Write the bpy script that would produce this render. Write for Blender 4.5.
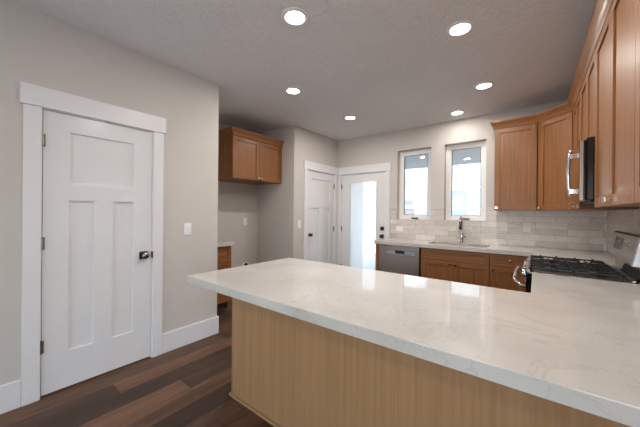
import bpy, bmesh, math, random
from mathutils import Vector, Matrix
random.seed(4)
S = bpy.context.scene
C = S.collection
for o in list(bpy.data.objects):
    bpy.data.objects.remove(o)

# ------------------------------------------------------------------ camera
cam_d = bpy.data.cameras.new('camera')
cam = bpy.data.objects.new('camera', cam_d); C.objects.link(cam)
cam_d.sensor_fit = 'HORIZONTAL'; cam_d.sensor_width = 36
cam_d.lens = 36 * 278.47 / 640
cam_d.shift_y = -1.15 / 640
cam_d.clip_start = 0.02
cam.matrix_world = (Matrix.Translation((0, 0, 1.327)) @ Matrix.Rotation(math.radians(37.774), 4, 'Z')
                    @ Matrix.Rotation(math.radians(90), 4, 'X') @ Matrix.Rotation(math.radians(0.482), 4, 'Z'))
S.camera = cam

# ------------------------------------------------------------------ world, sun, area lights, exposure
W = bpy.data.worlds.new('world'); S.world = W; W.use_nodes = True
wn = W.node_tree.nodes; wl = W.node_tree.links; wn.clear()
sky = wn.new('ShaderNodeTexSky'); sky.sky_type = 'NISHITA'; sky.sun_disc = False
sky.sun_elevation = math.radians(50); sky.sun_rotation = math.radians(200); sky.air_density = 1.0
bg = wn.new('ShaderNodeBackground'); bg.inputs['Strength'].default_value = 0.38
wo = wn.new('ShaderNodeOutputWorld')
wl.new(sky.outputs[0], bg.inputs[0]); wl.new(bg.outputs[0], wo.inputs[0])

def sun(direction, strength, color):
    d = bpy.data.lights.new('sun', 'SUN'); d.energy = strength; d.angle = math.radians(1.0); d.color = color
    o = bpy.data.objects.new('sun', d); C.objects.link(o)
    o.rotation_euler = Vector(direction).to_track_quat('-Z', 'Y').to_euler(); o.location = (0, -3, 8)
sun((-1.0, 0.35, -1.3), 5.6, (1.0, .97, .93))

def area(name, loc, direction, sx, sy, watts, color):
    d = bpy.data.lights.new(name, 'AREA'); d.shape = 'RECTANGLE'; d.size = sx; d.size_y = sy; d.energy = watts; d.color = color
    o = bpy.data.objects.new(name, d); C.objects.link(o); o.location = loc
    o.rotation_euler = Vector(direction).to_track_quat('-Z', 'Y').to_euler()
    return o
DAY = (.76, .88, 1.0)
# daylight of the great room's windows, behind the camera
area('window_daylight', (-1.5, -4.93, 1.45), (0, 1, .45), 1.7, 2.0, 37, DAY)
area('window_daylight', (1.3, -4.93, 1.45), (0, 1, .45), 1.7, 2.0, 37, DAY)
area('window_daylight', (4.43, -2.2, 1.45), (-1, 0, .45), 2.6, 1.9, 37, DAY)
# daylight through the kitchen windows and the glass door (just inside the panes, in their openings)
CAN_W = 6.5; CAN_COL = (1.0, .95, .90)

S.view_settings.view_transform = 'Standard'; S.view_settings.look = 'None'
S.view_settings.gamma = 1.0; S.view_settings.use_curve_mapping = False
S.view_settings.exposure = 0.64
S.cycles.use_denoising = True
S.cycles.max_bounces = 10; S.cycles.diffuse_bounces = 6; S.cycles.glossy_bounces = 5; S.cycles.transparent_max_bounces = 12
S.cycles.sample_clamp_indirect = 6.0
S.cycles.caustics_reflective = False; S.cycles.caustics_refractive = False

# ------------------------------------------------------------------ materials
def srgb(r, g, b):
    f = lambda c: (c / 255 / 12.92) if c / 255 <= .04045 else ((c / 255 + .055) / 1.055) ** 2.4
    return (f(r), f(g), f(b), 1)

def base_mat(name, col, rough=.5, metal=0.0, spec=.5, coat=0.0, coat_rough=.1):
    m = bpy.data.materials.new(name); m.use_nodes = True
    p = m.node_tree.nodes['Principled BSDF']
    p.inputs['Base Color'].default_value = col; p.inputs['Roughness'].default_value = rough
    p.inputs['Metallic'].default_value = metal; p.inputs['Specular IOR Level'].default_value = spec
    p.inputs['Coat Weight'].default_value = coat; p.inputs['Coat Roughness'].default_value = coat_rough
    return m, m.node_tree.nodes, m.node_tree.links, p

def coords(n, l, scale, kind='Object', loc=(0, 0, 0)):
    tc = n.new('ShaderNodeTexCoord'); mp = n.new('ShaderNodeMapping')
    mp.inputs['Scale'].default_value = scale; mp.inputs['Location'].default_value = loc
    l.new(tc.outputs[kind], mp.inputs['Vector']); return mp.outputs['Vector']

def noise(n, l, vec, scale, detail=4, rough=.55, dist=0.0):
    t = n.new('ShaderNodeTexNoise'); t.inputs['Scale'].default_value = scale; t.inputs['Detail'].default_value = detail
    t.inputs['Roughness'].default_value = rough; t.inputs['Distortion'].default_value = dist
    l.new(vec, t.inputs['Vector']); return t.outputs['Fac']

def ramp(n, l, fac, stops):
    r = n.new('ShaderNodeValToRGB'); e = r.color_ramp.elements
    e[0].position, e[0].color = stops[0]; e[1].position, e[1].color = stops[1]
    for p, c in stops[2:]:
        k = e.new(p); k.color = c
    l.new(fac, r.inputs['Fac']); return r.outputs['Color']

def bump(n, l, p, fac, strength, dist):
    b = n.new('ShaderNodeBump'); b.inputs['Strength'].default_value = strength; b.inputs['Distance'].default_value = dist
    l.new(fac, b.inputs['Height']); l.new(b.outputs['Normal'], p.inputs['Normal'])

def mixc(n, l, fac, a, b, mode='MIX'):
    m = n.new('ShaderNodeMix'); m.data_type = 'RGBA'; m.blend_type = mode
    for sock, v in ((m.inputs[0], fac), (m.inputs[6], a), (m.inputs[7], b)):
        if isinstance(v, (int, float, tuple)): sock.default_value = v
        else: l.new(v, sock)
    return m.outputs[2]

def paint(name, col, rough, bs, bd, bscale):
    m, n, l, p = base_mat(name, col, rough, spec=.35)
    v = coords(n, l, (1, 1, 1)); f = noise(n, l, v, bscale, 3)
    f2 = noise(n, l, v, 3.0, 2)
    c = ramp(n, l, f2, [(.3, tuple(x * .97 for x in col[:3]) + (1,)), (.7, col)])
    l.new(c, p.inputs['Base Color']); bump(n, l, p, f, bs, bd); return m

M = {}
M['wall'] = paint('greige_wall_paint', srgb(203, 197, 191), .75, .15, .002, 160)
M['trim'] = paint('white_trim_paint', srgb(228, 227, 228), .28, .03, .001, 40)
M['slab'] = paint('white_door_paint', srgb(228, 227, 228), .20, .0, .0005, 30)
M['vinyl'] = base_mat('white_vinyl', srgb(232, 231, 230), .35)[0]
M['beige_plate'] = base_mat('greige_plastic', srgb(214, 206, 199), .2)[0]
M['plastic'] = base_mat('white_plastic', srgb(236, 236, 236), .3)[0]

# ceiling: the same paint over a skip-trowel texture
m, n, l, p = base_mat('textured_ceiling', srgb(234, 235, 237), .7, spec=.3)
v = coords(n, l, (1, 1, 1))
f = noise(n, l, v, 14, 5, .6, 1.2)
r = ramp(n, l, f, [(.42, (0, 0, 0, 1)), (.56, (1, 1, 1, 1))])
bump(n, l, p, r, .55, .008); M['ceiling'] = m

def wood(name, dark, light, axis, rough=.42, fine=60, coat=.10, contrast=1.0, longs=1.6):
    m, n, l, p = base_mat(name, light, rough, coat=coat, coat_rough=.22, spec=.32)
    sc = [fine, fine, fine]; sc[axis] = longs
    f = noise(n, l, coords(n, l, tuple(sc)), 1.0, 5, .65, .3)
    sc2 = [9, 9, 9]; sc2[axis] = .8
    f2 = noise(n, l, coords(n, l, tuple(sc2), loc=(3, 5, 2)), 1.0, 3, .5, .6)
    c1 = ramp(n, l, f, [(.30, dark), (.68, light)])
    c2 = ramp(n, l, f2, [(.3, (.80, .78, .76, 1)), (.7, (1.05, 1.04, 1.03, 1))])
    c = mixc(n, l, .75 * contrast, c1, c2, 'MULTIPLY')
    l.new(c, p.inputs['Base Color']); bump(n, l, p, f, .06, .001); return m
WD, WL = srgb(124, 79, 44), srgb(158, 109, 66)
M['wood_v'] = wood('stained_wood_upright', WD, WL, 2)
M['wood_h'] = wood('stained_wood_level', WD, WL, 0)
M['wood_d'] = wood('stained_wood_deep', WD, WL, 1)
M['rift'] = wood('rift_wood_panel', srgb(158, 121, 84), srgb(176, 139, 99), 2, .45, 48, .1, .45, .8)
M['toe'] = base_mat('dark_toe_kick', srgb(60, 42, 30), .6)[0]
M['cab_in'] = base_mat('maple_cabinet_underside', srgb(190, 150, 110), .5)[0]

# floor planks, running along Y
m, n, l, p = base_mat('dark_plank_floor', srgb(90, 66, 52), .5, spec=.3)
v = coords(n, l, (1, 1, 1))
at = n.new('ShaderNodeAttribute'); at.attribute_name = 'plank_tone'
tone = ramp(n, l, at.outputs['Fac'], [(0, srgb(68, 51, 43)), (.35, srgb(80, 60, 49)), (.65, srgb(98, 73, 57)), (1, srgb(120, 89, 69))])
add = n.new('ShaderNodeVectorMath'); add.operation = 'ADD'; l.new(v, add.inputs[0])
scv = n.new('ShaderNodeVectorMath'); scv.operation = 'SCALE'; scv.inputs['Scale'].default_value = 57.0
l.new(at.outputs['Color'], scv.inputs[0]); l.new(scv.outputs[0], add.inputs[1])
mp = n.new('ShaderNodeMapping'); mp.inputs['Scale'].default_value = (26, 2.0, 1); l.new(add.outputs[0], mp.inputs['Vector'])
g = noise(n, l, mp.outputs[0], 1.0, 6, .72, 1.6)
gc = ramp(n, l, g, [(.30, (.50, .47, .45, 1)), (.46, (.88, .87, .86, 1)), (.56, (1.05, 1.04, 1.03, 1)), (.72, (1.5, 1.44, 1.38, 1))])
mp2 = n.new('ShaderNodeMapping'); mp2.inputs['Scale'].default_value = (9, .9, 1); l.new(add.outputs[0], mp2.inputs['Vector'])
g2 = ramp(n, l, noise(n, l, mp2.outputs[0], 1.0, 3, .5, .8), [(.35, (.80, .78, .76, 1)), (.65, (1.15, 1.14, 1.12, 1))])
c = mixc(n, l, 1.0, tone, gc, 'MULTIPLY'); c = mixc(n, l, 1.0, c, g2, 'MULTIPLY')
l.new(c, p.inputs['Base Color']); bump(n, l, p, g, .10, .002); M['floor'] = m

# quartz
m, n, l, p = base_mat('veined_white_quartz', srgb(226, 220, 213), .045, spec=.42)
v = coords(n, l, (1, 1, 1))
nz = n.new('ShaderNodeTexNoise'); nz.inputs['Scale'].default_value = 2.2; nz.inputs['Detail'].default_value = 7; nz.inputs['Roughness'].default_value = .62
nz.inputs['Distortion'].default_value = .9; l.new(v, nz.inputs['Vector'])
vein = ramp(n, l, nz.outputs['Fac'], [(.487, (0, 0, 0, 1)), (.497, (1, 1, 1, 1)), (.507, (0, 0, 0, 1))])
nz2 = noise(n, l, coords(n, l, (1, 1, 1), loc=(4, 7, 1)), 6.0, 6, .7, 1.5)
vein2 = ramp(n, l, nz2, [(.485, (0, 0, 0, 1)), (.497, (.7, .7, .7, 1)), (.509, (0, 0, 0, 1))])
mask = ramp(n, l, noise(n, l, v, 1.6, 2), [(.45, (0, 0, 0, 1)), (.62, (1, 1, 1, 1))])
mk = mixc(n, l, 1.0, vein2, mask, 'MULTIPLY')
allv = mixc(n, l, .6, vein, mk, 'ADD')
cloud = ramp(n, l, noise(n, l, v, 3.5, 4), [(.35, srgb(194, 189, 183)), (.7, srgb(205, 201, 196))])
spk = ramp(n, l, noise(n, l, v, 170, 2), [(.62, (0, 0, 0, 1)), (.75, (1, 1, 1, 1))])
c = mixc(n, l, spk, cloud, srgb(186, 178, 170))
sep = n.new('ShaderNodeMath'); sep.operation = 'MULTIPLY'; sep.inputs[1].default_value = .22; l.new(allv, sep.inputs[0])
c = mixc(n, l, sep.outputs[0], c, srgb(146, 136, 126))
l.new(c, p.inputs['Base Color']); M['quartz'] = m

# handmade glossy wall tile; map = which axis runs along the wall
def tile(name, ax):
    m, n, l, p = base_mat(name, srgb(200, 190, 180), .08, spec=.7)
    tc = n.new('ShaderNodeTexCoord'); sp = n.new('ShaderNodeSeparateXYZ'); cb = n.new('ShaderNodeCombineXYZ')
    l.new(tc.outputs['Object'], sp.inputs[0]); l.new(sp.outputs[ax], cb.inputs[0])
    zo = n.new('ShaderNodeMath'); zo.operation = 'SUBTRACT'; zo.inputs[1].default_value = .911 - .0775 * 20
    l.new(sp.outputs[2], zo.inputs[0]); l.new(zo.outputs[0], cb.inputs[1])
    bk = n.new('ShaderNodeTexBrick'); bk.offset = .38; bk.offset_frequency = 3; bk.squash = 1
    for k, vv in (('Scale', 1), ('Brick Width', .305), ('Row Height', .0775), ('Mortar Size', .0024), ('Mortar Smooth', .2), ('Bias', -.1)):
        bk.inputs[k].default_value = vv
    bk.inputs['Color1'].default_value = (0, 0, 0, 1); bk.inputs['Color2'].default_value = (1, 1, 1, 1); bk.inputs['Mortar'].default_value = (.5, .5, .5, 1)
    l.new(cb.outputs[0], bk.inputs['Vector'])
    tone = ramp(n, l, bk.outputs['Color'], [(0, srgb(192, 181, 173)), (.35, srgb(218, 209, 202)), (.7, srgb(206, 196, 188)), (1, srgb(240, 236, 232))])
    v = coords(n, l, (1, 1, 1))
    mot = ramp(n, l, noise(n, l, v, 18, 4, .6), [(.3, (.90, .89, .88, 1)), (.7, (1.04, 1.04, 1.04, 1))])
    c = mixc(n, l, .8, tone, mot, 'MULTIPLY')
    c = mixc(n, l, bk.outputs['Fac'], c, srgb(166, 157, 149))
    l.new(c, p.inputs['Base Color'])
    sep2 = n.new('ShaderNodeMath'); sep2.operation = 'MULTIPLY_ADD'; sep2.inputs[1].default_value = .55; sep2.inputs[2].default_value = .07
    l.new(bk.outputs['Fac'], sep2.inputs[0]); l.new(sep2.outputs[0], p.inputs['Roughness'])
    b1 = n.new('ShaderNodeBump'); b1.inputs['Strength'].default_value = .5 if ax == 0 else .25; b1.inputs['Distance'].default_value = .02
    l.new(noise(n, l, v, 34, 3, .5, .2), b1.inputs['Height'])
    inv = n.new('ShaderNodeMath'); inv.operation = 'SUBTRACT'; inv.inputs[0].default_value = 1; l.new(bk.outputs['Fac'], inv.inputs[1])
    b2 = n.new('ShaderNodeBump'); b2.inputs['Strength'].default_value = .5; b2.inputs['Distance'].default_value = .002
    l.new(inv.outputs[0], b2.inputs['Height']); l.new(b1.outputs[0], b2.inputs['Normal']); l.new(b2.outputs[0], p.inputs['Normal'])
    return m
M['tile_x'] = tile('glazed_tile_back', 0); M['tile_y'] = tile('glazed_tile_side', 1)

def metal(name, col, rough, aniso_axis=None, mott=0):
    m, n, l, p = base_mat(name, col, rough, 1.0)
    if aniso_axis is not None:
        sc = [300, 300, 300]; sc[aniso_axis] = 3
        f = noise(n, l, coords(n, l, tuple(sc)), 1, 2)
        bump(n, l, p, f, .04, .0005)
    if mott:
        f = noise(n, l, coords(n, l, (1, 1, 1)), 9, 4)
        r = ramp(n, l, f, [(.3, (rough * .6,) * 3 + (1,)), (.7, (rough * 1.4,) * 3 + (1,))])
        l.new(r, p.inputs['Roughness'])
    return m
M['steel'] = metal('brushed_stainless', srgb(184, 176, 169), .28, 2)
M['steel_h'] = metal('brushed_stainless_level', srgb(190, 189, 190), .22, 1, 1)
M['steel_d'] = metal('cooktop_steel', srgb(150, 140, 130), .30)
M['steel_m'] = metal('mottled_dark_stainless', srgb(140, 138, 138), .10, None, 1)
M['chrome'] = metal('polished_chrome', srgb(225, 225, 226), .07)
M['nickel'] = metal('satin_nickel', srgb(150, 142, 134), .25)
M['nickel_d'] = metal('aged_nickel', srgb(98, 86, 76), .30)
M['black_gloss'] = base_mat('black_glass', srgb(14, 16, 20), .05, spec=.6)[0]
M['smoked'] = base_mat('dark_mirror_glass', srgb(40, 32, 26), .04, spec=1.0, coat=1.0, coat_rough=.02)[0]
M['iron'] = base_mat('black_cast_iron', srgb(20, 20, 21), .5)[0]
M['enamel'] = base_mat('black_enamel', srgb(16, 16, 17), .18)[0]
M['dark'] = base_mat('dark_gap', srgb(12, 11, 10), .8)[0]
M['disp'] = base_mat('grey_display', srgb(52, 52, 54), .3)[0]
M['screenprint'] = base_mat('pale_print', srgb(200, 202, 206), .4)[0]
M['dwgrip'] = base_mat('pale_pocket_handle', srgb(178, 186, 196), .25, .6)[0]
M['stucco'] = paint('white_stucco', srgb(206, 207, 208), .9, .3, .004, 60)
M['ext_trim'] = base_mat('exterior_white_trim', srgb(246, 247, 248), .6)[0]
M['ext_glass'] = base_mat('neighbour_window_glass', srgb(190, 206, 216), .08, spec=.7)[0]
M['ext_screen'] = base_mat('window_blind_grey', srgb(150, 152, 154), .5)[0]
M['porch'] = paint('grey_porch_ceiling', srgb(136, 136, 134), .8, .1, .002, 30)
M['patio_grey'] = paint('pale_grey_siding', srgb(246, 244, 240), .8, .1, .002, 30)
M['concrete'] = paint('pale_concrete', srgb(225, 226, 226), .85, .2, .002, 40)
M['roofing'] = paint('grey_shingles', srgb(120, 118, 116), .9, .4, .004, 30)

m = bpy.data.materials.new('window_glass'); m.use_nodes = True; n = m.node_tree.nodes; l = m.node_tree.links; n.clear()
fr = n.new('ShaderNodeFresnel'); fr.inputs['IOR'].default_value = 1.5
tr = n.new('ShaderNodeBsdfTransparent'); tr.inputs[0].default_value = (.97, .985, .98, 1)
gl = n.new('ShaderNodeBsdfGlossy'); gl.inputs['Roughness'].default_value = 0.0
mx = n.new('ShaderNodeMixShader'); o_ = n.new('ShaderNodeOutputMaterial')
l.new(fr.outputs[0], mx.inputs[0]); l.new(tr.outputs[0], mx.inputs[1]); l.new(gl.outputs[0], mx.inputs[2]); l.new(mx.outputs[0], o_.inputs[0])
M['glass'] = m
m = bpy.data.materials.new('lit_lamp_lens'); m.use_nodes = True; n = m.node_tree.nodes; l = m.node_tree.links; n.clear()
em = n.new('ShaderNodeEmission'); em.inputs[0].default_value = (1, .93, .84, 1); em.inputs[1].default_value = 14
o_ = n.new('ShaderNodeOutputMaterial'); l.new(em.outputs[0], o_.inputs[0]); M['lens'] = m

# ------------------------------------------------------------------ mesh helpers
class MB:
    def __init__(s): s.bm = bmesh.new(); s.mats = []
    def mi(s, m):
        if m is None: m = s.mats[0] if s.mats else None
        if m not in s.mats: s.mats.append(m)
        return s.mats.index(m)
    def face(s, vs, m=None, smooth=False):
        try: f = s.bm.faces.new(vs)
        except ValueError: return
        f.material_index = s.mi(m); f.smooth = smooth
    def box(s, x0, x1, y0, y1, z0, z1, m=None):
        if x0 > x1: x0, x1 = x1, x0
        if y0 > y1: y0, y1 = y1, y0
        if z0 > z1: z0, z1 = z1, z0
        v = [s.bm.verts.new(c) for c in ((x0,y0,z0),(x1,y0,z0),(x1,y1,z0),(x0,y1,z0),(x0,y0,z1),(x1,y0,z1),(x1,y1,z1),(x0,y1,z1))]
        for q in ((3,2,1,0),(4,5,6,7),(0,1,5,4),(1,2,6,5),(2,3,7,6),(3,0,4,7)): s.face([v[i] for i in q], m)
        return s
    def prism(s, poly, z0, z1, m=None, xf=None):
        xf = xf or (lambda a, b, c: (a, b, c))
        area = sum(poly[i][0]*poly[(i+1)%len(poly)][1]-poly[(i+1)%len(poly)][0]*poly[i][1] for i in range(len(poly)))
        if area < 0: poly = poly[::-1]
        lo = [s.bm.verts.new(xf(a, b, z0)) for a, b in poly]; hi = [s.bm.verts.new(xf(a, b, z1)) for a, b in poly]
        s.face(lo[::-1], m); s.face(hi, m); k = len(poly)
        for i in range(k): s.face([lo[i], lo[(i+1)%k], hi[(i+1)%k], hi[i]], m)
        return s
    def lathe(s, prof, c=(0,0,0), axis='Z', seg=24, m=None, smooth=True):
        # prof: (radius, height) list along the axis; closed when r = 0
        def pt(r, h, a):
            u, w = r*math.cos(a), r*math.sin(a)
            d = {'Z': (u, w, h), 'Y': (w, h, u), 'X': (h, u, w)}[axis]
            return (c[0]+d[0], c[1]+d[1], c[2]+d[2])
        rings = []
        for r, h in prof:
            if r < 1e-6: rings.append([s.bm.verts.new(pt(0, h, 0))])
            else: rings.append([s.bm.verts.new(pt(r, h, 2*math.pi*i/seg)) for i in range(seg)])
        for a, b in zip(rings, rings[1:]):
            for i in range(seg):
                j = (i+1) % seg
                if len(a) == 1 and len(b) == 1: continue
                if len(a) == 1: s.face([a[0], b[j], b[i]], m, smooth)
                elif len(b) == 1: s.face([a[i], a[j], b[0]], m, smooth)
                else: s.face([a[i], a[j], b[j], b[i]], m, smooth)
        return s
    def cyl(s, c, r, h, axis='Z', seg=24, m=None):
        return s.lathe([(0, 0), (r, 0), (r, h), (0, h)], c, axis, seg, m, False)
    def tube(s, pts, rad, seg=12, m=None):
        pts = [Vector(p) for p in pts]; rads = rad if isinstance(rad, list) else [rad]*len(pts)
        rings = []; up = Vector((0, 0, 1)); prev = None
        for i, p in enumerate(pts):
            t = (pts[min(i+1, len(pts)-1)] - pts[max(i-1, 0)]).normalized()
            if prev is None:
                a = t.cross(up);
                if a.length < .1: a = t.cross(Vector((1, 0, 0)))
                a.normalize()
            else:
                a = (prev - t * prev.dot(t)).normalized()
            prev = a; b = t.cross(a)
            rings.append([s.bm.verts.new(p + (a*math.cos(k*2*math.pi/seg) + b*math.sin(k*2*math.pi/seg))*rads[i]) for k in range(seg)])
        for A, B in zip(rings, rings[1:]):
            for k in range(seg): s.face([A[k], A[(k+1)%seg], B[(k+1)%seg], B[k]], m, True)
        s.face(rings[0][::-1], m); s.face(rings[-1], m); return s
    def sweep(s, path, prof, m=None):
        # path: 2-D polyline; prof: closed list of (offset to the right of travel, z)
        P = [Vector(p) for p in path]; N = []
        for a, b in zip(P, P[1:]):
            d = (b-a).normalized(); N.append(Vector((d.y, -d.x)))
        rings = []
        for i, p in enumerate(P):
            if i == 0: o = N[0]
            elif i == len(P)-1: o = N[-1]
            else:
                o = (N[i-1]+N[i]).normalized(); o = o / o.dot(N[i])
            rings.append([s.bm.verts.new((p.x+o.x*k, p.y+o.y*k, z)) for k, z in prof])
        k = len(prof)
        for A, B in zip(rings, rings[1:]):
            for i in range(k): s.face([A[i], A[(i+1)%k], B[(i+1)%k], B[i]], m)
        s.face(rings[0][::-1], m); s.face(rings[-1], m); return s
    def build(s, name, mat=None, parent=None, bevel=0.0, seg=2):
        bmesh.ops.recalc_face_normals(s.bm, faces=s.bm.faces[:])
        me = bpy.data.meshes.new(name); s.bm.to_mesh(me); s.bm.free()
        mats = list(s.mats)
        if None in mats or not mats: mats = [mat if k is None else k for k in (mats or [None])]
        for k in mats: me.materials.append(k if not isinstance(k, str) else M[k])
        o = bpy.data.objects.new(name, me); C.objects.link(o)
        if parent: o.parent = parent
        if bevel:
            b = o.modifiers.new('bevel', 'BEVEL'); b.width = bevel; b.segments = seg; b.limit_method = 'ANGLE'; b.angle_limit = math.radians(40)
        return o

def tag(o, label=None, cat=None, group=None, kind=None):
    if label: o['label'] = label
    if cat: o['category'] = cat
    if group: o['group'] = group
    if kind: o['kind'] = kind
    return o
def empty(name, loc=(0, 0, 0), rz=0.0):
    o = bpy.data.objects.new(name, None); C.objects.link(o); o.location = loc; o.rotation_euler = (0, 0, math.radians(rz)); o.empty_display_size = .1
    return o
def copy_tree(o, parent=None):
    c = o.copy(); C.objects.link(c); c.parent = parent
    for ch in list(o.children): copy_tree(ch, c)
    return c
def struct(mb, name, mat, label, cat, parent=None, bevel=0.0):
    return tag(mb.build(name, M[mat], parent, bevel), label, cat, None, 'structure')

def wall_cells(mb, axis, c0, c1, a0, a1, z0, z1, holes):
    """wall slab between c0..c1 on the given axis, spanning a0..a1 along the other one, with rectangular holes (a0,a1,z0,z1)"""
    A = sorted({a0, a1, *[h[0] for h in holes], *[h[1] for h in holes]}); Z = sorted({z0, z1, *[h[2] for h in holes], *[h[3] for h in holes]})
    for i in range(len(A)-1):
        run = None
        for j in range(len(Z)-1):
            am, zm = (A[i]+A[i+1])/2, (Z[j]+Z[j+1])/2
            solid = not any(h[0] < am < h[1] and h[2] < zm < h[3] for h in holes)
            if solid:
                run = (run[0], Z[j+1]) if run else (Z[j], Z[j+1])
            if run and (not solid or j == len(Z)-2):
                if axis == 'Y': mb.box(A[i], A[i+1], c0, c1, *run)
                else: mb.box(c0, c1, A[i], A[i+1], *run)
                run = None
    return mb

# ------------------------------------------------------------------ dimensions read off the photograph
XL, XD, XA, XR = -2.745, -3.03, -3.91, .64      # left wall, closet wall, alcove back, right wall
YP, YA, YB, ZC = 1.72, 3.232, 4.473, 2.708      # pier end, alcove side wall, back wall, ceiling
CT, CB = .911, .863                              # worktop top / underside

# ------------------------------------------------------------------ structure
fm = MB(); fm.box(-4.2, 4.6, -5.15, YB+.17, -.12, -.003, M['dark'])
tones = []; PW, PL = .17, 1.22; rnd = random.Random(11)
known = {-16: (.50, .55), -15: (.72, .95), -14: (1.45, .22), -13: (1.066, .98), -12: (.35, .85), -11: (1.6, .30)}   # row: (a joint's Y, tone next to it)
for k in range(-25, 28):
    x0 = k*PW; y = -5.15 - rnd.random()*PL
    if k in known: y = known[k][0] - PL*math.ceil((known[k][0]+5.15)/PL)
    while y < YB+.17:
        ya, yb = max(y, -5.15), min(y+PL, YB+.17); t_ = rnd.random()
        if k == -15: t_ = .9 if abs(y-.72) < .01 else (.25 if y < .72 else t_)
        if k == -16: t_ = .62 if y < .6 else .4
        if k == -14: t_ = .18 if y < 1.5 else .5
        if k == -13: t_ = .95 if y < 1.0 else .28
        if k == -12: t_ = .12 if y < .3 else .85
        if k == -11: t_ = .1
        xa, xb = max(x0+.0007, -4.2), min(x0+PW-.0007, 4.6)
        if yb-ya > .01 and xb-xa > .01:
            n0 = len(fm.bm.faces); fm.box(xa, xb, ya+.0007, yb-.0007, -.003, 0, M['floor']); tones += [t_]*(len(fm.bm.faces)-n0)
        y += PL
fl = fm.build('floor', M['floor'])
ca = fl.data.color_attributes.new('plank_tone', 'FLOAT_COLOR', 'CORNER')
tones = [0]*(len(fl.data.polygons)-len(tones)) + tones
for pl_, t_ in zip(fl.data.polygons, tones):
    for li in pl_.loop_indices: ca.data[li].color = (t_, t_, t_, 1)
tag(fl, 'dark brown wood plank floor', 'floor', None, 'structure')
struct(MB().box(-4.2, 4.6, -5.15, YB+.17, ZC, ZC+.2), 'ceiling', 'ceiling', 'greige textured ceiling with recessed lights', 'ceiling')
struct(wall_cells(MB(), 'X', XL-.13, XL, -5.0, YP, 0, ZC, [(.335, 1.075, 0, 2.05)]), 'wall_left', 'wall', 'greige wall around the white pantry door', 'wall')
struct(MB().box(XL-.9, XL-.85, -.2, 1.5, 0, ZC), 'wall_pantry', 'wall', 'wall inside the pantry', 'wall')
mb = MB().box(XA-.13, XA, 1.59, YA+.13, 0, ZC); mb.box(XA, XL-.13, 1.59, YP, 0, ZC)
struct(mb, 'wall_alcove', 'wall', 'back wall of the refrigerator alcove', 'wall')
mb = MB().box(XA, XD-.13, YA, YA+.13, 0, ZC)
struct(mb, 'wall_alcove_side', 'wall', 'side wall of the refrigerator alcove', 'wall')
mb = wall_cells(MB(), 'X', XD-.13, XD, YA, YB+.0, 0, ZC, [(3.545, 4.345, 0, 2.05)])
struct(mb, 'wall_closet', 'wall', 'short greige wall around the white closet door', 'wall')
W1 = (-1.836, -1.29, 1.222, 2.362); W2 = (-1.094, -.550, 1.226, 2.366)
struct(wall_cells(MB(), 'Y', YB, YB+.17, -4.2, XR+.13, 0, ZC, [W1, W2, (-2.955, -2.035, 0, 2.05)]), 'wall_back', 'wall', 'greige back wall with two windows and the glass door', 'wall')
struct(MB().box(XR, XR+.13, .60, YB, 0, ZC), 'wall_right', 'wall', 'wall behind the range and the cabinets', 'wall')
struct(MB().box(XR+.13, 4.5, .60, .73, 0, ZC), 'wall_great_room', 'wall', 'great room wall beside the kitchen', 'wall')
struct(wall_cells(MB(), 'X', 4.5, 4.63, -5.0, .73, 0, ZC, [(-3.5, -.9, .5, 2.4)]), 'wall_east', 'wall', 'great room side wall with a window', 'wall')
struct(wall_cells(MB(), 'Y', -5.13, -5.0, -3, 4.63, 0, ZC, [(-2.35, -.65, .45, 2.45), (.45, 2.15, .45, 2.45)]), 'wall_front', 'wall', 'great room wall behind the viewer with two windows', 'wall')

# baseboards .183 high
def base(name, mb, label): return struct(mb, name, 'trim', label, 'baseboard', bevel=.003)
base('baseboard_left', MB().box(XL, XL+.015, -5, .255, 0, .183).box(XL, XL+.015, 1.152, YP+.015, 0, .183).box(XL-.13, XL, YP, YP+.015, 0, .183), 'tall flat white baseboard on the pantry wall')
base('baseboard_alcove', MB().box(XA, XA+.015, 2.32, YA, 0, .183).box(XA+.015, XD+.015, YA-.015, YA, 0, .183), 'white baseboard in the refrigerator alcove')
base('baseboard_closet', MB().box(XD, XD+.015, YA-.015, 3.455, 0, .183), 'short white baseboard beside the closet door')

# ------------------------------------------------------------------ doors
def hinge(par, x, y, z, axis):
    mb = MB()
    if axis == 'X': mb.cyl((x+.006, y, z-.045), .007, .09, 'Z', 12); mb.box(x-.001, x+.003, y-.013, y+.013, z-.044, z+.044)
    else: mb.cyl((x, y-.006, z-.045), .007, .09, 'Z', 12); mb.box(x-.013, x+.013, y-.003, y+.001, z-.044, z+.044)
    return tag(mb.build('hinge', M['nickel'], par), 'satin nickel hinge')

def panel_slab(par, a0, a1, f, side, axis, z0=.014, z1=2.035, z_top=(1.515, 1.905), z_low=(.28, 1.40), stile=.143, mull=.125):
    """three-panel craftsman slab; its face lies at coordinate f, facing side (+1/-1)"""
    t, rec = .035, .014
    mb = MB()
    def bx(p0, p1, q0, q1, deep):
        c0 = f - side*t; c1 = f - side*(rec if deep else 0)
        if axis == 'X': mb.box(c0, c1, p0, p1, q0, q1)
        else: mb.box(p0, p1, c0, c1, q0, q1)
    mid = (a0+a1)/2
    bx(a0, a0+stile, z0, z1, 0); bx(a1-stile, a1, z0, z1, 0)
    bx(a0+stile, a1-stile, z_top[1], z1, 0); bx(a0+stile, a1-stile, z_low[1], z_top[0], 0); bx(a0+stile, a1-stile, z0, z_low[0], 0)
    bx(mid-mull/2, mid+mull/2, z_low[0], z_low[1], 0)
    bx(a0+stile, a1-stile, z_top[0], z_top[1], 1); bx(a0+stile, mid-mull/2, *z_low, 1); bx(mid+mull/2, a1-stile, *z_low, 1)
    return mb.build('slab', M['slab'], par)

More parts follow.
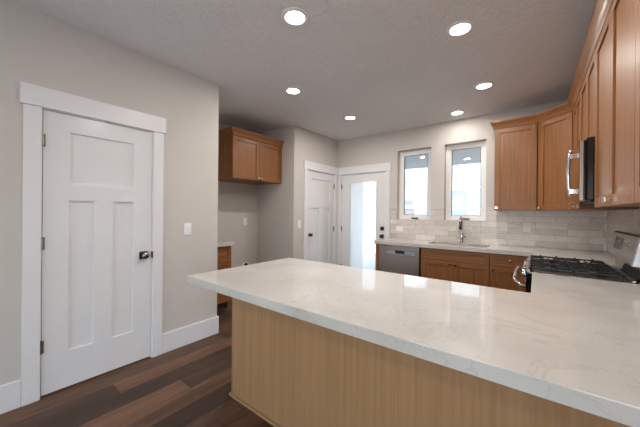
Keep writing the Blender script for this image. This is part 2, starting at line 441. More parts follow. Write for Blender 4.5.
# pantry door (door_1)
d1 = tag(empty('door_1', (XL, .70, 0)), 'white three-panel pantry door in the left foreground wall', 'door', None, 'structure')
R = lambda v: v - .70
mb = MB().box(0, .018, R(.256), R(.344), 0, 2.045).box(0, .018, R(1.066), R(1.150), 0, 2.045)
mb.build('casing', M['trim'], d1, .002)
MB().box(0, .028, R(.240), R(1.164), 2.045, 2.184).build('header', M['trim'], d1, .002)
mb = MB().box(-.13, -.0, R(.336), R(.350), 0, 2.045).box(-.13, 0, R(1.060), R(1.074), 0, 2.045).box(-.13, 0, R(.350), R(1.060), 2.038, 2.049)
mb.build('jamb', M['trim'], d1, .001)
panel_slab(d1, R(.354), R(1.057), -.004, 1, 'X')
for z in (.36, 1.09, 1.82): hinge(d1, .001, R(.351), z, 'X')
k = MB().box(-.004, .004, R(.962), R(1.028), .90, .968); k = tag(k.build('rosette', M['nickel_d'], d1, .001), 'square satin nickel rosette')
MB().lathe([(0, .002), (.012, .002), (.010, .022), (.016, .030), (.026, .036), (.029, .048), (.024, .058), (0, .061)], (0, R(.995), .934), 'X').build('knob', M['nickel'], k)
tag(MB().box(-.006, .012, R(1.057), R(1.068), .908, .962).build('strike', M['nickel_d'], d1, .001), 'dark strike plate')

# closet door (door_2) on the short wall facing +X
d2 = tag(empty('door_2', (XD, 3.94, 0)), 'white three-panel door in the far left corner, beside the alcove', 'door', None, 'structure')
R = lambda v: v - 3.94
MB().box(0, .018, R(3.470), R(3.552), 0, 2.045).box(0, .018, R(4.342), R(4.425), 0, 2.045).build('casing', M['trim'], d2, .002)
MB().box(0, .026, R(3.455), R(YB), 2.045, 2.184).build('header', M['trim'], d2, .002)
MB().box(-.13, 0, R(3.546), R(3.558), 0, 2.045).box(-.13, 0, R(4.334), R(4.344), 0, 2.045).box(-.13, 0, R(3.558), R(4.334), 2.038, 2.049).build('jamb', M['trim'], d2, .001)
panel_slab(d2, R(3.560), R(4.331), -.005, 1, 'X', stile=.12, mull=.11)
for z in (.22, 1.02, 1.82): hinge(d2, .001, R(4.334), z, 'X')
k = MB().lathe([(0, -.004), (.030, -.004), (.030, .003), (.011, .006), (.011, .024), (.026, .034), (.029, .046), (.022, .058), (0, .061)], (0, R(3.625), .945), 'X').build('knob', M['nickel_d'], d2)

# glass back door (door_3)
d3 = tag(empty('door_3', (-2.495, YB, 0)), 'white exterior door with one tall glass lite beside the worktop end', 'door', None, 'structure')
R = lambda v: v + 2.495
MB().box(R(XD), R(-2.948), -.018, 0, 0, 2.045).box(R(-2.044), R(-1.964), -.018, 0, 0, 2.045).build('casing', M['trim'], d3, .002)
MB().box(R(XD)+.026, R(-1.945), -.026, 0, 2.045, 2.184).build('header', M['trim'], d3, .002)
MB().box(R(-2.954), R(-2.942), 0, .17, 0, 2.045).box(R(-2.048), R(-2.036), 0, .17, 0, 2.045).box(R(-2.942), R(-2.048), 0, .17, 2.036, 2.049).build('jamb', M['trim'], d3, .001)
x0, x1, g0, g1, h0, h1 = R(-2.939), R(-2.051), R(-2.768), R(-2.222), .25, 1.885
mb = MB()
for b in ((x0, g0, .02, 2.033), (g1, x1, .02, 2.033), (g0, g1, .02, h0), (g0, g1, h1, 2.033)): mb.box(b[0], b[1], .004, .048, b[2], b[3])
mb.build('slab', M['slab'], d3, .002)
mb = MB()
for b in ((g0-.022, g0+.004, h0-.022, h1+.022), (g1-.004, g1+.022, h0-.022, h1+.022), (g0+.004, g1-.004, h0-.022, h0+.004), (g0+.004, g1-.004, h1-.004, h1+.022)): mb.box(b[0], b[1], -.006, .004, b[2], b[3])
mb.build('glazing_bead', M['vinyl'], d3, .003)
tag(MB().box(g0, g1, .022, .027, h0, h1).build('glass', M['glass'], d3), 'clear glass lite')
for z in (.30, 1.02, 1.82): hinge(d3, R(-2.945), -.001, z, 'Y')
for z, nm in ((1.056, 'deadbolt'), (.920, 'knob')):
    k = MB().box(R(-2.137), R(-2.071), -.004, .004, z-.033, z+.033)
    if nm == 'knob': k.lathe([(0, -.003), (.011, -.003), (.011, -.026), (.026, -.034), (.028, -.048), (.02, -.058), (0, -.06)], (R(-2.104), 0, z), 'Y')
    else: k.lathe([(0, -.003), (.020, -.003), (.019, -.014), (0, -.014)], (R(-2.104), 0, z), 'Y'); k.box(R(-2.108), R(-2.100), -.030, -.012, z-.017, z+.017)
    tag(k.build(nm, M['nickel_d'], d3), 'aged nickel ' + nm + ' on a square plate')
MB().box(R(-2.95), R(-2.04), 0, .17, 0, .018).build('threshold', M['nickel'], d3, .002)

# ------------------------------------------------------------------ windows
def window(name, b, label):
    w = tag(empty(name, ((b[0]+b[1])/2, YB+.085, b[2])), label, 'window', None, 'structure')
    hw = (b[1]-b[0])/2; h = b[3]-b[2]
    def ring(o, i, y0, y1, nm, mat, bev=.002):
        mb = MB()
        mb.box(-hw+o, -hw+i, y0, y1, o, h-o); mb.box(hw-i, hw-o, y0, y1, o, h-o)
        mb.box(-hw+i, hw-i, y0, y1, o, i); mb.box(-hw+i, hw-i, y0, y1, h-i, h-o)
        return mb.build(nm, M[mat], w, bev)
    ring(.0, .040, 0, .075, 'frame', 'vinyl'); ring(.036, .078, .012, .060, 'sash', 'vinyl', .004)
    tag(ring(.076, .084, .018, .050, 'gasket', 'disp', 0), 'thin grey glazing gasket')
    tag(MB().box(-hw+.080, hw-.080, .032, .036, .080, h-.080).build('glass', M['glass'], w), 'clear glass pane')
    k = MB().box(-.055, .055, -.014, .004, .012, .034).box(-.052, .030, -.024, -.012, .018, .028)
    tag(k.build('crank_handle', M['nickel_d'], w, .002), 'dark metal casement crank')
    lk = MB().box(-hw+.010, -hw+.022, -.010, .002, h*.22, h*.22+.12)
    lk.build('lock_lever', M['vinyl'], w, .002)
    return w
window('window_1', W1, 'left white casement window above the worktop, next to the glass door')
window('window_2', W2, 'right white casement window behind the faucet')
# great-room windows behind the viewer
def plain_window(name, axis, a0, a1, c, label):
    mb = MB(); z0, z1 = (.45, 2.45) if axis == 'Y' else (.5, 2.4)
    w = .06
    for p in ((a0, a0+w, z0, z1), (a1-w, a1, z0, z1), (a0+w, a1-w, z0, z0+w), (a0+w, a1-w, z1-w, z1), ((a0+a1)/2-.03, (a0+a1)/2+.03, z0+w, z1-w)):
        if axis == 'Y': mb.box(p[0], p[1], c-.03, c+.03, p[2], p[3])
        else: mb.box(c-.03, c+.03, p[0], p[1], p[2], p[3])
    struct(mb, name, 'vinyl', label, 'window')
plain_window('window_3', 'Y', -2.35, -.65, -4.97+.09, 'great room window behind the viewer, left')
plain_window('window_4', 'Y', .45, 2.15, -4.97+.09, 'great room window behind the viewer, right')
plain_window('window_5', 'X', -3.5, -.9, 4.38, 'great room side window')

# ------------------------------------------------------------------ outside
struct(MB().box(-14, 10, YB+.17, 24, -.20, -.06), 'ground', 'concrete', 'pale concrete patio outside', 'ground')
struct(MB().box(-3.4, -.05, YB+.17, 7.95, 2.60, 2.72), 'patio_ceiling', 'porch', 'grey covered patio ceiling outside the windows', 'ceiling')
pw = tag(MB().box(-3.30, -3.10, YB+.17, 5.60, -.06, 2.60).build('patio_wall', M['patio_grey']), 'white patio side wall seen through the glass door', 'wall', None, 'structure')
nb = tag(empty('neighbor_house', (-2, 10, -.06)), 'bright white neighboring house seen through the windows', 'house')
MB().box(-9, 9, 0, 3, 0, 5.6).build('wall', M['stucco'], nb)
MB().prism([(-.5, 5.5), (3.6, 5.5), (1.5, 7.0)], -9.4, 9.4, None, lambda a, b, c: (c, a, b)).build('roof', M['roofing'], nb)
def nb_window(x0, x1, z0, z1, mulls, bars, blind):
    f = MB(); t = .12
    X0, X1, Z0, Z1 = x0+2, x1+2, z0+.06, z1+.06
    f.box(X0-t, X0, -.05, .0, Z0-t, Z1+t).box(X1, X1+t, -.05, 0, Z0-t, Z1+t).box(X0, X1, -.05, 0, Z0-t, Z0).box(X0, X1, -.05, 0, Z1, Z1+t)
    for x, w in mulls: f.box(x+2-w/2, x+2+w/2, -.05, 0, Z0, Z1)
    for z, w in bars: f.box(X0, X1, -.045, 0, z+.06-w/2, z+.06+w/2)
    fo = f.build('window', M['ext_trim'], nb, .004)
    MB().box(X0, X1, -.012, -.002, Z0, Z1).build('pane', M['ext_glass'], fo)
    for (bx0, bx1, bz0, bz1) in blind:
        tag(MB().box(bx0+2, bx1+2, -.022, -.012, bz0+.06, bz1+.06).build('blind', M['ext_screen'], fo), 'grey blind behind the neighboring window')
nb_window(-2.62, -.9, .9, 2.08, [(-1.65, .20)], [(1.48, .06)], [])
nb_window(-4.3, -3.42, .9, 2.05, [], [(1.55, .09)], [(-3.80, -3.52, 1.62, 1.80), (-3.80, -3.46, 1.0, 1.48)])
nv = MB().box(-1.95, -1.36, -.10, 0, 2.56, 3.6); tag(nv.build('window', M['ext_trim'], nb, .004), 'projecting white box on the upper wall')

# ------------------------------------------------------------------ ceiling lights
lamp = tag(empty('ceiling_light', (0, 0, ZC)), 'x', 'ceiling light')
MB().lathe([(.066, -.002), (.070, -.010), (.088, -.010), (.095, -.005), (.096, 0), (.066, 0), (.066, -.002)], (0, 0, 0), 'Z', 40).build('trim_ring', M['plastic'], lamp)
tag(MB().lathe([(0, -.006), (.067, -.006), (.067, -.001), (0, -.001)], (0, 0, 0), 'Z', 40).build('lens', M['lens'], lamp), 'glowing round lens')
spots = [(-1.356, 1.442, 'round recessed ceiling light nearest the pantry door, at the top of the photo'),
         (-.456, 2.276, 'round recessed ceiling light nearest the right wall cabinets and the viewer'),
         (-.450, 3.445, 'round recessed ceiling light in front of the diagonal corner cabinet'),
         (-.858, 4.152, 'small round recessed ceiling light just above the right window'),
         (-2.140, 3.458, 'round recessed ceiling light farthest left at the back, near the glass door'),
         (-2.187, 2.306, 'round recessed ceiling light in front of the refrigerator alcove'),
         (-.300, 1.250, 'added ceiling light above the near right end of the peninsula, out of view, for more light there'),  # added fixture out of view, brightens the near worktop and right cabinets
         (-1.300, -1.600, 'added unseen ceiling light for extra light in the great room, left of the viewer'),  # this one and the next are added, unseen, for light from behind the camera
         (1.200, -1.600, 'added unseen ceiling light for extra light in the great room, behind the viewer to the right')]
for i, (x, y, lb) in enumerate(spots):
    o = lamp if i == 0 else copy_tree(lamp)
    o.location = (x, y, ZC); tag(o, lb, 'ceiling light', 'recessed ceiling lights')
    d = bpy.data.lights.new('downlight', 'AREA'); d.shape = 'DISK'; d.size = .12; d.energy = CAN_W * (.38 if y > 4 else 1); d.color = CAN_COL
    q = bpy.data.objects.new('downlight', d); C.objects.link(q); q.location = (x, y, ZC-.02)
# ------------------------------------------------------------------ cabinets
def knob(par, x, y, z, square=True):
    mb = MB().lathe([(0, 0), (.008, 0), (.006, -.012), (.007, -.016)], (x, y, z), 'Y', 14)
    mb.box(x-.014, x+.014, y-.027, y-.015, z-.014, z+.014)
    return tag(mb.build('knob', M['chrome'], par, .003), 'small square chrome knob')
def shaker(par, x0, x1, z0, z1, yf, name='door', fr=.058, kn=None, thick=.02):
    """door whose face is at local y = yf, facing -y"""
    mb = MB(); y1 = yf+thick; v, h = M['wood_v'], M['wood_h']
    fh = fr if name == 'door' else min(fr, (z1-z0)*.27)
    mb.box(x0, x0+fr, yf, y1, z0, z1, v); mb.box(x1-fr, x1, yf, y1, z0, z1, v)
    mb.box(x0+fr, x1-fr, yf, y1, z1-fh, z1, h); mb.box(x0+fr, x1-fr, yf, y1, z0, z0+fh, h)
    mb.box(x0+fr, x1-fr, yf+.010, y1-.002, z0+fh, z1-fh, v if name == 'door' else h)
    d = mb.build(name, None, par, .0018)
    if kn: knob(d, kn[0], yf, kn[1])
    return d

# wall cabinets. local frame: x along the front, -y faces the room, z from the floor
ZU0, ZU1 = 1.372, 2.395
def wall_cab(name, loc, rz, w, depth, doors, label, z0=ZU0, z1=ZU1, knobs='low', group=None, ztop=2.396):
    r = tag(empty(name, loc, rz), label, 'cabinet', group)
    zz = loc[2]
    b = MB().box(0, w, .02, depth, z0-zz+.003, ztop-zz, M['wood_v'])
    body = b.build('body', None, r, .001)
    n_ = len(doors); xs = doors
    for i, (a, c, side) in enumerate(xs):
        kx = a+.024 if side == 'l' else c-.024
        shaker(r, a, c, z0-zz, z1-zz, 0, kn=(kx, z0-zz+.032))
    return r
# right wall: fronts at X = .295 face -X. rz=-90: local x -> -Y, local -y -> -X
FX = .295; DW_ = XR-FX
wall_cab('wall_cabinet', (FX, 2.483, 1.372), -90, .915, DW_-.001, [(.001, .4565, 'r'), (.4590, .914, 'l')],
         'two-door stained wood wall cabinet right of the microwave, nearest the viewer', group='wall cabinets')
wall_cab('wall_cabinet', (FX, 1.566, 1.372), -90, .46, DW_-.001, [(.001, .459, 'r')],
         'wood wall cabinet cut off by the right edge of the photo', group='wall cabinets')
wall_cab('wall_cabinet', (FX, 3.245, 1.835), -90, .760, DW_-.001, [(.001, .379, 'r'), (.3815, .759, 'l')],
         'short two-door wood cabinet directly above the microwave', z0=1.835, group='wall cabinets')
wall_cab('wall_cabinet', (FX, 3.858, 1.372), -90, .610, DW_-.001, [(.001, .304, 'r'), (.3065, .609, 'l')],
         'wood wall cabinet between the diagonal corner cabinet and the microwave', group='wall cabinets')
# back wall single-door cabinet, front at Y = 4.143
wall_cab('wall_cabinet', (-.420, 4.143, 1.372), 0, .427, YB-4.143-.009, [(.002, .425, 'l')],
         'single-door wood wall cabinet beside the right window', group='wall cabinets')
# diagonal corner cabinet
r = tag(empty('corner_wall_cabinet', (.010, 4.143, 1.372)), 'diagonal corner wood wall cabinet with one tall door', 'cabinet', 'wall cabinets')
A_, B_ = Vector((0, 0)), Vector((.285, -.283))
poly = [(0.0, 0.0), (.285, -.283), (.629, -.283), (.629, .329), (0, .329)]
def inset(p, k): return (p[0]+k, p[1]+k)
poly2 = [(.0, .022), (.007, .014), (.285, -.268), (.629, -.268), (.629, .320), (0, .320)]
MB().prism(poly2, .003, 1.024, M['wood_v']).build('body', None, r, .001)
ln = (B_-A_).length
hold = empty('door_panel', (0, 0, 0)); bpy.data.objects.remove(hold)
dd = shaker(r, .016, ln-.010, 0, 1.023, 0, kn=None); dd.rotation_euler = (0, 0, math.atan2(-.283, .285)); dd.location = (.002, -.002, 0)
knob(dd, .040, 0, .032)

# crown molding over the kitchen run
def crown_profile(z, h=.095, o=.048):
    return [(-.02, z), (.006, z), (.010, z+.012), (.014, z+.028), (.024, z+.048), (.036, z+.064), (.044, z+.074), (.044, z+.080), (o, z+.082), (o, z+h), (-.02, z+h)]
cr = MB().sweep([(-.420, YB), (-.420, 4.147), (.011, 4.147), (.299, 3.861), (.299, 1.106)], crown_profile(2.397))
tag(cr.build('crown_molding', M['wood_d'], None), 'wood crown molding running over the kitchen wall cabinets to the right', 'crown molding')

# alcove cabinet above the refrigerator space: front faces +X. rz=90: local x -> +Y
al = wall_cab('wall_cabinet', (-3.300, 2.290, 1.797), 90, .935, .605, [(.002, .466, 'r'), (.469, .933, 'l')],
              'two-door wood cabinet high in the alcove above the refrigerator space', z0=1.797, z1=2.385, ztop=2.389)
mb = MB().sweep([(-3.905, 2.290), (-3.300, 2.290), (-3.300, 3.228)], crown_profile(2.390, .092, .05))
tag(mb.build('crown_molding', M['wood_d'], None), 'wood crown molding on the cabinet above the refrigerator space', 'crown molding')

# base cabinets
def base_cab(name, loc, rz, w, depth, fronts, label, open_top=False):
    r = tag(empty(name, loc, rz), label, 'cabinet', 'base cabinets')
    b = MB(); wv = M['wood_v']
    if open_top:
        b.box(0, .018, .022, depth, .10, CB-.002, wv).box(w-.018, w, .022, depth, .10, CB-.002, wv).box(.018, w-.018, .022, depth, .10, .118, wv)
        b.box(.018, w-.018, depth-.012, depth, .118, CB-.002, wv).box(.018, w-.018, .022, .040, .118, CB-.002, wv)
    else: b.box(0, w, .022, depth, .10, CB-.002, wv)
    b.box(0.0, w, .085, depth, 0, .10, M['toe'])
    b.build('body', None, r, .001)
    for kind, x0, x1, z0, z1, kx, kz in fronts:
        shaker(r, x0, x1, z0, z1, 0, name='door' if kind == 'door' else 'drawer', kn=(kx, kz) if kx is not None else None)
    return r
# sink base: false front + two doors
w = .806
base_cab('sink_base_cabinet', (-1.236, 3.845, 0), 0, w, .62,
         [('drawer', .003, w-.003, .716, .858, None, None), ('door', .003, w/2-.0015, .105, .711, w/2-.030, .675), ('door', w/2+.0015, w-.003, .105, .711, w/2+.030, .675)],
         'wood sink base cabinet with two doors under the faucet', open_top=True)
w = .405
base_cab('base_cabinet', (-.429, 3.845, 0), 0, w, .62,
         [('drawer', .003, w-.006, .716, .858, w/2, .788), ('door', .003, w-.006, .105, .711, .034, .670)],
         'wood base cabinet with drawer over door, between sink and range')
# end panel beside the dishwasher
tag(MB().box(-1.905, -1.862, 3.848, YB-.009, 0, CB-.001).build('end_panel', M['wood_v'], None, .001), 'narrow wood end panel left of the dishwasher', 'cabinet panel')
tag(MB().box(-1.2515, -1.2375, 3.868, 4.45, 0.0, CB-.001).build('gap_shade_strip', M['dark'], None), 'dark strip painted as the shade in the gap between dishwasher and sink cabinet', 'cabinet panel')  # near-black strip stands in for the shade between dishwasher and cabinet
# right wall, far side of the range (front faces -X)
base_cab('base_cabinet', (.012, 3.843, 0), -90, .575, .62,
         [('drawer', .003, .572, .716, .858, .287, .788), ('door', .003, .572, .105, .711, .54, .670)],
         'wood base cabinet on the far side of the range')
base_cab('base_cabinet', (.012, 2.492, 0), -90, .59, .62,
         [('drawer', .003, .572, .716, .858, .287, .788), ('door', .003, .572, .105, .711, .54, .670)],
         'wood base cabinet between the range and the peninsula')
# alcove base cabinet with drawers
w = .555
base_cab('drawer_cabinet', (-3.300, 1.728, 0), 90, w, .605,
         [('drawer', .003, w-.003, .716, .858, w/2, .788), ('drawer', .003, w-.003, .412, .711, w/2, .60), ('drawer', .003, w-.003, .105, .407, w/2, .28)],
         'low wood drawer cabinet half hidden behind the left wall end')
tag(MB().box(XA+.001, -3.268, YP+.001, 2.300, CB, CT).build('alcove_worktop', M['quartz'], None, .002), 'small white quartz top on the alcove drawer cabinet', 'worktop')

# peninsula: cabinets open to the kitchen, plain rift panel towards the viewer
pen = tag(empty('peninsula_cabinet', (-1.73, 1.204, 0)), 'long wood peninsula base with a plain panelled back facing the viewer', 'cabinet')
L_ = XR + 1.73 - .001
MB().box(.018, L_, .019, .600, .10, CB-.002, M['wood_v']).box(.018, L_, .019, .530, 0, .10, M['toe']).build('body', None, pen)
MB().box(.012, L_, 0, .018, .0, CB-.001).build('back_panel', M['rift'], pen, .001)
MB().box(0, .018, 0.0, .618, 0, CB-.001).build('end_panel', M['rift'], pen, .002)
MB().box(.0, L_, -.012, 0, 0, .020).box(-.012, 0, -.012, .530, 0, .020).build('shoe_molding', M['rift'], pen, .003)
mb = None
for i in range(3):
    x1 = -1.70 + .56*(i+1)
    rr = shaker(pen, -(.03+.55*(i+1)), -(.03+.55*i)-.004, .105, .711, -.620); rr.rotation_euler = (0, 0, math.pi)
    rr2 = shaker(pen, -(.03+.55*(i+1)), -(.03+.55*i)-.004, .716, .858, -.620, name='drawer'); rr2.rotation_euler = (0, 0, math.pi)

# ------------------------------------------------------------------ worktops
pt = MB()
pt.prism([(-1.780, .900), (XR-.001, .900), (XR-.001, 2.496), (-.018, 2.496), (-.018, 1.845), (-1.780, 1.845)], CB, CT)
tag(pt.build('peninsula_worktop', M['quartz'], None, .003, 3), 'large white quartz peninsula worktop in the foreground', 'worktop')
SX0, SX1, SY0, SY1 = -1.190, -.470, 3.955, 4.335
wt = MB()
# the L beyond the range, with the sink cut-out
ys = [3.822, SY0, SY1, YB-.001]
outer = [(-1.930, 3.822), (-.015, 3.822), (-.015, 3.264), (XR-.001, 3.264), (XR-.001, YB-.001), (-1.930, YB-.001)]
bm = wt.bm
def ringv(pts, z): return [bm.verts.new((x, y, z)) for x, y in pts]
hole = [(SX0, SY0), (SX1, SY0), (SX1, SY1), (SX0, SY1)]
for z, fl in ((CT, 1), (CB, -1)):
    o_r, h_r = ringv(outer, z), ringv(hole, z)
    if fl == 1: top = (o_r, h_r)
    else: bot = (o_r, h_r)
    # outer indices: 0..5, hole 0..3
    for q in ([o_r[0], o_r[1], h_r[1], h_r[0]], [o_r[1], o_r[2], o_r[3], o_r[4], h_r[2], h_r[1]], [o_r[4], o_r[5], h_r[3], h_r[2]], [o_r[5], o_r[0], h_r[0], h_r[3]]):
        wt.face(q if fl == 1 else q[::-1])
for (a, b) in ((top[0], bot[0]), (top[1], bot[1])):
    for i in range(len(a)): wt.face([a[i], b[i], b[(i+1) % len(a)], a[(i+1) % len(a)]])
tag(wt.build('sink_worktop', M['quartz'], None, .002), 'white quartz worktop along the back wall around the sink', 'worktop')

# sink
sk = tag(empty('sink', ((SX0+SX1)/2, (SY0+SY1)/2, .66)), 'undermount stainless sink under the right window', 'sink')
hw, hd, zt = (SX1-SX0)/2+.010, (SY1-SY0)/2+.010, CB-.66-.032
t = .006
mb = MB().box(-hw-.0, -hw+t, -hd, hd, 0, zt+.030).box(hw-t, hw, -hd, hd, 0, zt+.030).box(-hw+t, hw-t, -hd, -hd+t, 0, zt+.030).box(-hw+t, hw-t, hd-t, hd, 0, zt+.030).box(-hw+t, hw-t, -hd+t, hd-t, 0, t)
mb.build('basin', M['steel'], sk, .003)
MB().lathe([(0, .008), (.030, .008), (.042, .012), (.045, .0065), (0, .0065)], (0, .05, 0)).build('drain', M['chrome'], sk)

# faucet
fx, fy = -.835, 4.395
fa = tag(empty('faucet', (fx, fy, CT)), 'tall chrome pull-down kitchen faucet under the right window', 'faucet')
MB().lathe([(0, 0), (.027, 0), (.027, .006), (.020, .012), (.0175, .10), (.0165, .14), (0, .14)], (0, 0, 0)).build('base', M['chrome'], fa)
pts = [(0, 0, .13), (0, 0, .27)]
for i in range(1, 11):
    a = math.pi*i/10*.93; pts.append((0, -.055+.055*math.cos(a), .27+.10*math.sin(a)))
MB().tube(pts, .0125, 16).build('spout', M['chrome'], fa)
e = pts[-1]
tag(MB().tube([(e[0], e[1], e[2]+.01), (e[0], e[1]-.006, e[2]-.04), (e[0], e[1]-.008, e[2]-.10)], [.014, .0165, .0185], 16).build('spray_head', M['nickel_d'], fa), 'dark spray head')
h_ = MB().tube([(.012, 0, .075), (.040, -.004, .082)], .010, 12).tube([(.040, -.004, .082), (.062, -.02, .10), (.085, -.04, .105)], [.008, .006, .005], 12)
h_.build('handle', M['chrome'], fa)

# ------------------------------------------------------------------ dishwasher
dw = tag(empty('dishwasher', (-1.857, 3.840, 0)), 'stainless steel dishwasher at the left end of the back worktop', 'dishwasher')
MB().box(.004, .598, .022, .60, .10, CB-.004).box(.02, .58, .08, .60, 0, .10).build('body', M['dark'], dw)
d_ = MB()
for b in ((.002, .600, .11, .738), (.002, .600, .790, .856), (.002, .105, .738, .790), (.545, .600, .738, .790)): d_.box(b[0], b[1], 0, .022, b[2], b[3])
d_.build('door', M['steel'], dw, .0012)
tag(MB().box(.105, .545, .006, .022, .738, .790).build('pocket_handle', M['dwgrip'], dw), 'pale recessed pocket handle')
tag(MB().box(.262, .392, -.001, .008, .752, .789).box(.255, .40, .003, .006, .745, .752).build('latch_grip', M['black_gloss'], dw, .003), 'black grip in the pocket handle')
tag(MB().box(.06, .20, -.0006, .0, .836, .843).build('badge', M['disp'], dw), 'small grey badge')
MB().box(.004, .598, .060, .08, 0, .10).build('toe_panel', M['dark'], dw)

# ------------------------------------------------------------------ range (front faces -X)
RY0, RY1 = 2.500, 3.260
rg = tag(empty('range', (0, RY0, 0)), 'stainless and black gas range between the worktops at the right', 'range')
q = lambda y: y - RY0
mb = MB().box(-.010, .625, .003, .757, .06, .900); mb.box(.02, .60, .02, .74, 0, .06)
mb.build('body', M['enamel'], rg, .002)
# oven door, panel
od = MB().box(-.055, -.012, .008, .752, .20, .840, M['black_gloss']); od.box(-.058, -.050, .008, .752, .770, .842, M['steel_h']); od.box(-.058, -.05, .008, .06, .2, .77, M['steel_h']); od.box(-.058, -.05, .70, .752, .2, .77, M['steel_h']); od.box(-.058, -.05, .06, .70, .2, .27, M['steel_h'])
door = od.build('oven_door', None, rg, .002)
hp = [(-.056, .040, .795), (-.090, .040, .806), (-.112, .050, .822), (-.124, .085, .834)] + [(-.124-.006*math.sin(math.pi*i/10), .085+.59*i/10, .838+.004*math.sin(math.pi*i/10)) for i in range(1, 10)] + [(-.124, .675, .834), (-.112, .710, .822), (-.090, .720, .806), (-.056, .720, .795)]
tag(MB().tube(hp, .0125, 14).build('handle', M['chrome'], door), 'bowed chrome oven handle')
MB().box(-.050, -.012, .008, .752, .075, .192).build('drawer', M['steel_h'], rg, .002)
cp = MB().prism([(-.055, .845), (-.012, .845), (-.012, .918), (-.040, .918)], .004, .756, None, lambda a, b, c: (a, c, b))
tag(cp.build('control_panel', M['enamel'], rg, .002), 'black knob panel')
MB().prism([(-.060, .912), (-.030, .912), (-.030, .930), (-.050, .930)], .002, .758, None, lambda a, b, c: (a, c, b)).build('front_trim', M['steel_h'], rg, .001)
for i, yk in enumerate((.07, .20, .38, .56, .69)):
    MB().lathe([(0, .002), (.021, .002), (.021, -.012), (.017, -.028), (.015, -.034), (0, -.034)], (-.048, yk, .880), 'X', 20).box(-.088, -.080, yk-.003, yk+.003, .866, .896).build('knob', M['chrome'], rg)
# cooktop
MB().box(-.048, .625, .000, .760, .900, .914).build('cooktop', M['steel_h'], rg, .002)
MB().box(-.030, .440, .028, .732, .914, .918).build('cooktop_well', M['steel_d'], rg, .002)
bn = None
for bx_, by_, br in ((.09, .15, .040), (.33, .15, .034), (.09, .38, .030), (.33, .38, .036), (.09, .61, .044), (.33, .61, .032)):
    b_ = MB().lathe([(0, .918), (br+.012, .918), (br+.010, .926), (br, .928), (br, .934), (br-.006, .937), (0, .937)], (bx_, by_, 0), 'Z', 28).build('burner', M['iron'], rg)
for gi in range(3):
    y0, y1 = .020+.242*gi, .020+.242*gi+.236
    mb = MB(); zt, zb, tb = .948, .937, .010
    mb.box(-.034, -.034+tb, y0, y1, zb, zt).box(.438-tb, .438, y0, y1, zb, zt).box(-.034, .438, y0, y0+tb, zb, zt).box(-.034, .438, y1-tb, y1, zb, zt)
    mb.box(.202-tb/2, .202+tb/2, y0, y1, zb, zt)
    ym = (y0+y1)/2
    for xc in (.088, .320):
        for sx in (-1, 1): mb.box(xc+sx*.030, xc+sx*.112, ym-tb/2, ym+tb/2, zb, zt+.003)
        for sy in (-1, 1): mb.box(xc-tb/2, xc+tb/2, ym+sy*.030, ym+sy*.113, zb, zt+.003)
    for xx in (-.034, .200, .427):
        for yy in (y0, y1-tb): mb.box(xx, xx+tb, yy, yy+tb, .916, zb)
    for xx in (.03, .14, .26, .37):
        mb.box(xx, xx+.012, y1-.016, y1-.002, zt, zt+.010)
    mb.build('grate', M['iron'], rg, .0015)
# backguard: riser, vent and leaning control head
XZ = lambda a, b, c: (a, c, b)
br_ = MB().prism([(.508, .914), (.635, .914), (.635, 1.04), (.520, 1.04)], .002, .758, None, XZ)
bgd = br_.build('backguard', M['steel_d'], rg, .002)
tag(MB().prism([(.488, .915), (.509, .915), (.514, .975), (.508, .980)], .02, .44, None, XZ).box(.480, .500, .02, .43, .915, .935).build('vent', M['dark'], bgd, .002), 'black rear vent')
MB().prism([(.462, .914), (.480, .914), (.486, .928), (.470, .928)], .0, .50, None, XZ).build('vent_trim', M['steel_h'], bgd, .002)
hd_ = MB().prism([(.471, 1.020), (.500, 1.010), (.635, 1.020), (.635, 1.198), (.520, 1.200), (.503, 1.190)], .034, .760, None, XZ)
hd_.build('control_head', M['steel_m'], bgd, .003)
MB().prism([(.462, 1.010), (.635, 1.005), (.635, 1.206), (.515, 1.206), (.497, 1.192)], .0, .036, None, XZ).build('end_cap', M['steel_h'], bgd, .004)
sl = lambda z: .471+(z-1.020)*(.032/.170)
dsp = MB()
v = [dsp.bm.verts.new(p_) for p_ in ((sl(1.075)-.0015, .63, 1.075), (sl(1.075)-.0015, .40, 1.075), (sl(1.160)-.0015, .40, 1.160), (sl(1.160)-.0015, .63, 1.160))]
v2 = [dsp.bm.verts.new((p_.co.x+.004, p_.co.y, p_.co.z)) for p_ in v]
dsp.face(v); dsp.face(v2[::-1])
for i in range(4): dsp.face([v[i], v[(i+1)%4], v2[(i+1)%4], v2[i]])
ds = tag(dsp.build('display', M['disp'], bgd), 'small grey rectangular display')
MB().lathe([(0, -.003), (.012, -.003), (.012, .0), (0, 0)], (sl(1.13)+.0, .50, 1.130), 'X', 16).build('indicator', M['screenprint'], ds)
for (yy, zz, w_, h__) in ((.34, 1.145, .012, .012), (.30, 1.140, .012, .012), (.25, 1.15, .012, .012), (.30, 1.10, .10, .003), (.20, 1.13, .012, .012)):
    MB().box(sl(zz)-.002, sl(zz)+.002, yy-w_/2, yy+w_/2, zz-h__/2, zz+h__/2).build('button', M['screenprint'], bgd)

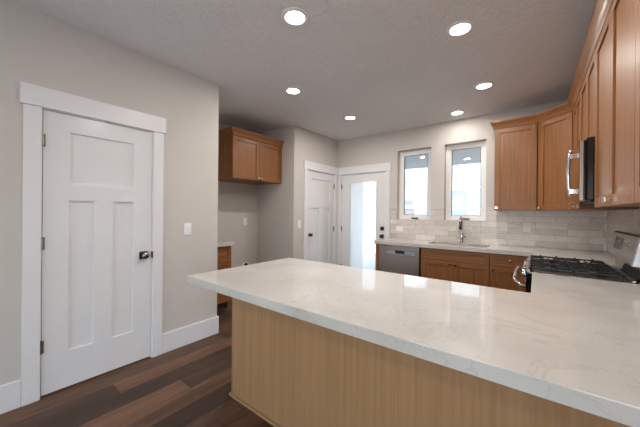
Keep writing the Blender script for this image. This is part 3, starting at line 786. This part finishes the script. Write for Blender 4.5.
# ------------------------------------------------------------------ microwave over the range
mw = tag(empty('microwave', (0, RY0, 1.42)), 'stainless over-the-range microwave with black side and chrome handle', 'microwave')
MB().box(.262, .632, .003, .744, .004, .412).build('body', M['black_gloss'], mw, .002)
dr = MB().box(.2265, .2615, .001, .744, .0, .396, M['steel']).box(.2445, .2620, .0002, .7445, .001, .395, M['black_gloss']).build('door', None, mw, .0012)
tag(MB().box(.2245, .2268, .002, .743, .001, .395).build('door_glass', M['smoked'], dr), 'dark mirror glass')
hb = MB().tube([(.186, .070, .030), (.178, .070, .10), (.175, .070, .19), (.178, .070, .28), (.186, .070, .350)], [.010, .011, .011, .011, .010], 14)
hb.box(.178, .226, .060, .080, .290, .322).box(.178, .226, .060, .080, .048, .080)
tag(hb.build('handle', M['chrome'], dr, .002), 'curved vertical chrome handle')
tag(MB().box(.300, .55, .15, .60, -.006, .004).build('bottom_vent', M['disp'], mw, .002), 'dark underside grille')

# ------------------------------------------------------------------ tile backsplash
tb_ = MB(); tk = .008
wall_cells(tb_, 'Y', YB-tk, YB-.0005, -1.952, XR-.0005, CT, 1.372, [(W1[0], W1[1], 1.222, 1.4), (W2[0], W2[1], 1.226, 1.4)])
struct(tb_, 'trim_1', 'tile_x', 'glossy handmade greige tile backsplash under the windows on the back wall', 'backsplash')
struct(MB().box(XR-tk, XR-.0005, 1.10, YB-tk, CT, 1.372), 'trim_2', 'tile_y', 'glossy greige tile backsplash behind the range on the right wall', 'backsplash')

# ------------------------------------------------------------------ switches and outlets
def plate(name, loc, rz, label, cat, kind, mat='plastic', group=None, horizontal=False):
    r = tag(empty(name, loc, rz), label, cat, group)
    w, h = (.116, .074) if horizontal else (.074, .118)
    MB().box(-w/2, w/2, -.006, 0, -h/2, h/2).build('plate', M[mat], r, .002)
    if kind == 'switch':
        MB().prism([(-.006, -.033), (-.009, -.033), (-.0115, .033), (-.006, .033)], -.0165, .0165, None, lambda a, b, c: (c, a, b)).build('rocker', M[mat], r, .001)
    elif kind == 'double':
        for s_ in (-1, 1): MB().prism([(-.006, -.033), (-.009, -.033), (-.0115, .033), (-.006, .033)], -.014+s_*.017, .014+s_*.017, None, lambda a, b, c: (c, a, b)).build('rocker', M[mat], r, .001)
    else:
        for s_ in (-1, 1):
            cx, cz = (s_*.022, 0) if horizontal else (0, s_*.022)
            o_ = MB().box(cx-.015, cx+.015, -.008, -.006, cz-.015, cz+.015).build('socket', M[mat], r, .002)
            sl_ = MB()
            for dx in (-.006, .006): sl_.box(cx+dx-.001, cx+dx+.001, -.0085, -.0078, cz-.002, cz+.007)
            sl_.cyl((cx, -.0078, cz-.008), .002, -.0006, 'Y', 10)
            tag(sl_.build('slots', M['dark'], o_), 'dark socket slots')
    return r
plate('light_switch', (XL, 1.388, 1.150), 90, 'white rocker light switch on the wall right of the pantry door', 'light switch', 'switch')
plate('light_switch', (XD, 3.357, 1.135), 90, 'white light switch left of the far closet door', 'light switch', 'double')
plate('wall_outlet', (XA, 2.964, 1.160), 90, 'white wall outlet on the back wall of the alcove', 'outlet', 'outlet')
plate('wall_outlet', (-1.788, YB-tk, 1.066), 0, 'white sideways outlet in the tile below the left window', 'outlet', 'outlet', horizontal=True)
plate('wall_outlet', (-.337, YB-tk, 1.158), 0, 'pale outlet in the tile below the single-door wall cabinet', 'outlet', 'switch', 'beige_plate')
plate('wall_outlet', (-.088, YB-tk, 1.160), 0, 'pale outlet in the tile nearest the diagonal corner cabinet', 'outlet', 'outlet', 'beige_plate')
wb = tag(empty('water_supply_box', (XA, 2.985, .40), 90), 'round white water supply box low on the alcove wall', 'supply box')
MB().lathe([(.052, 0), (.072, 0), (.072, -.010), (.055, -.012), (.052, -.004), (.052, 0)], (0, 0, 0), 'Y', 28).build('ring', M['plastic'], wb)
tag(MB().lathe([(0, -.002), (.052, -.002), (.052, 0), (0, 0)], (0, 0, 0), 'Y', 28).build('recess', M['dark'], wb), 'dark recess')
MB().tube([(0, -.002, -.02), (0, -.022, -.02), (0, -.024, .014)], .007, 10).build('valve', M['nickel'], wb)
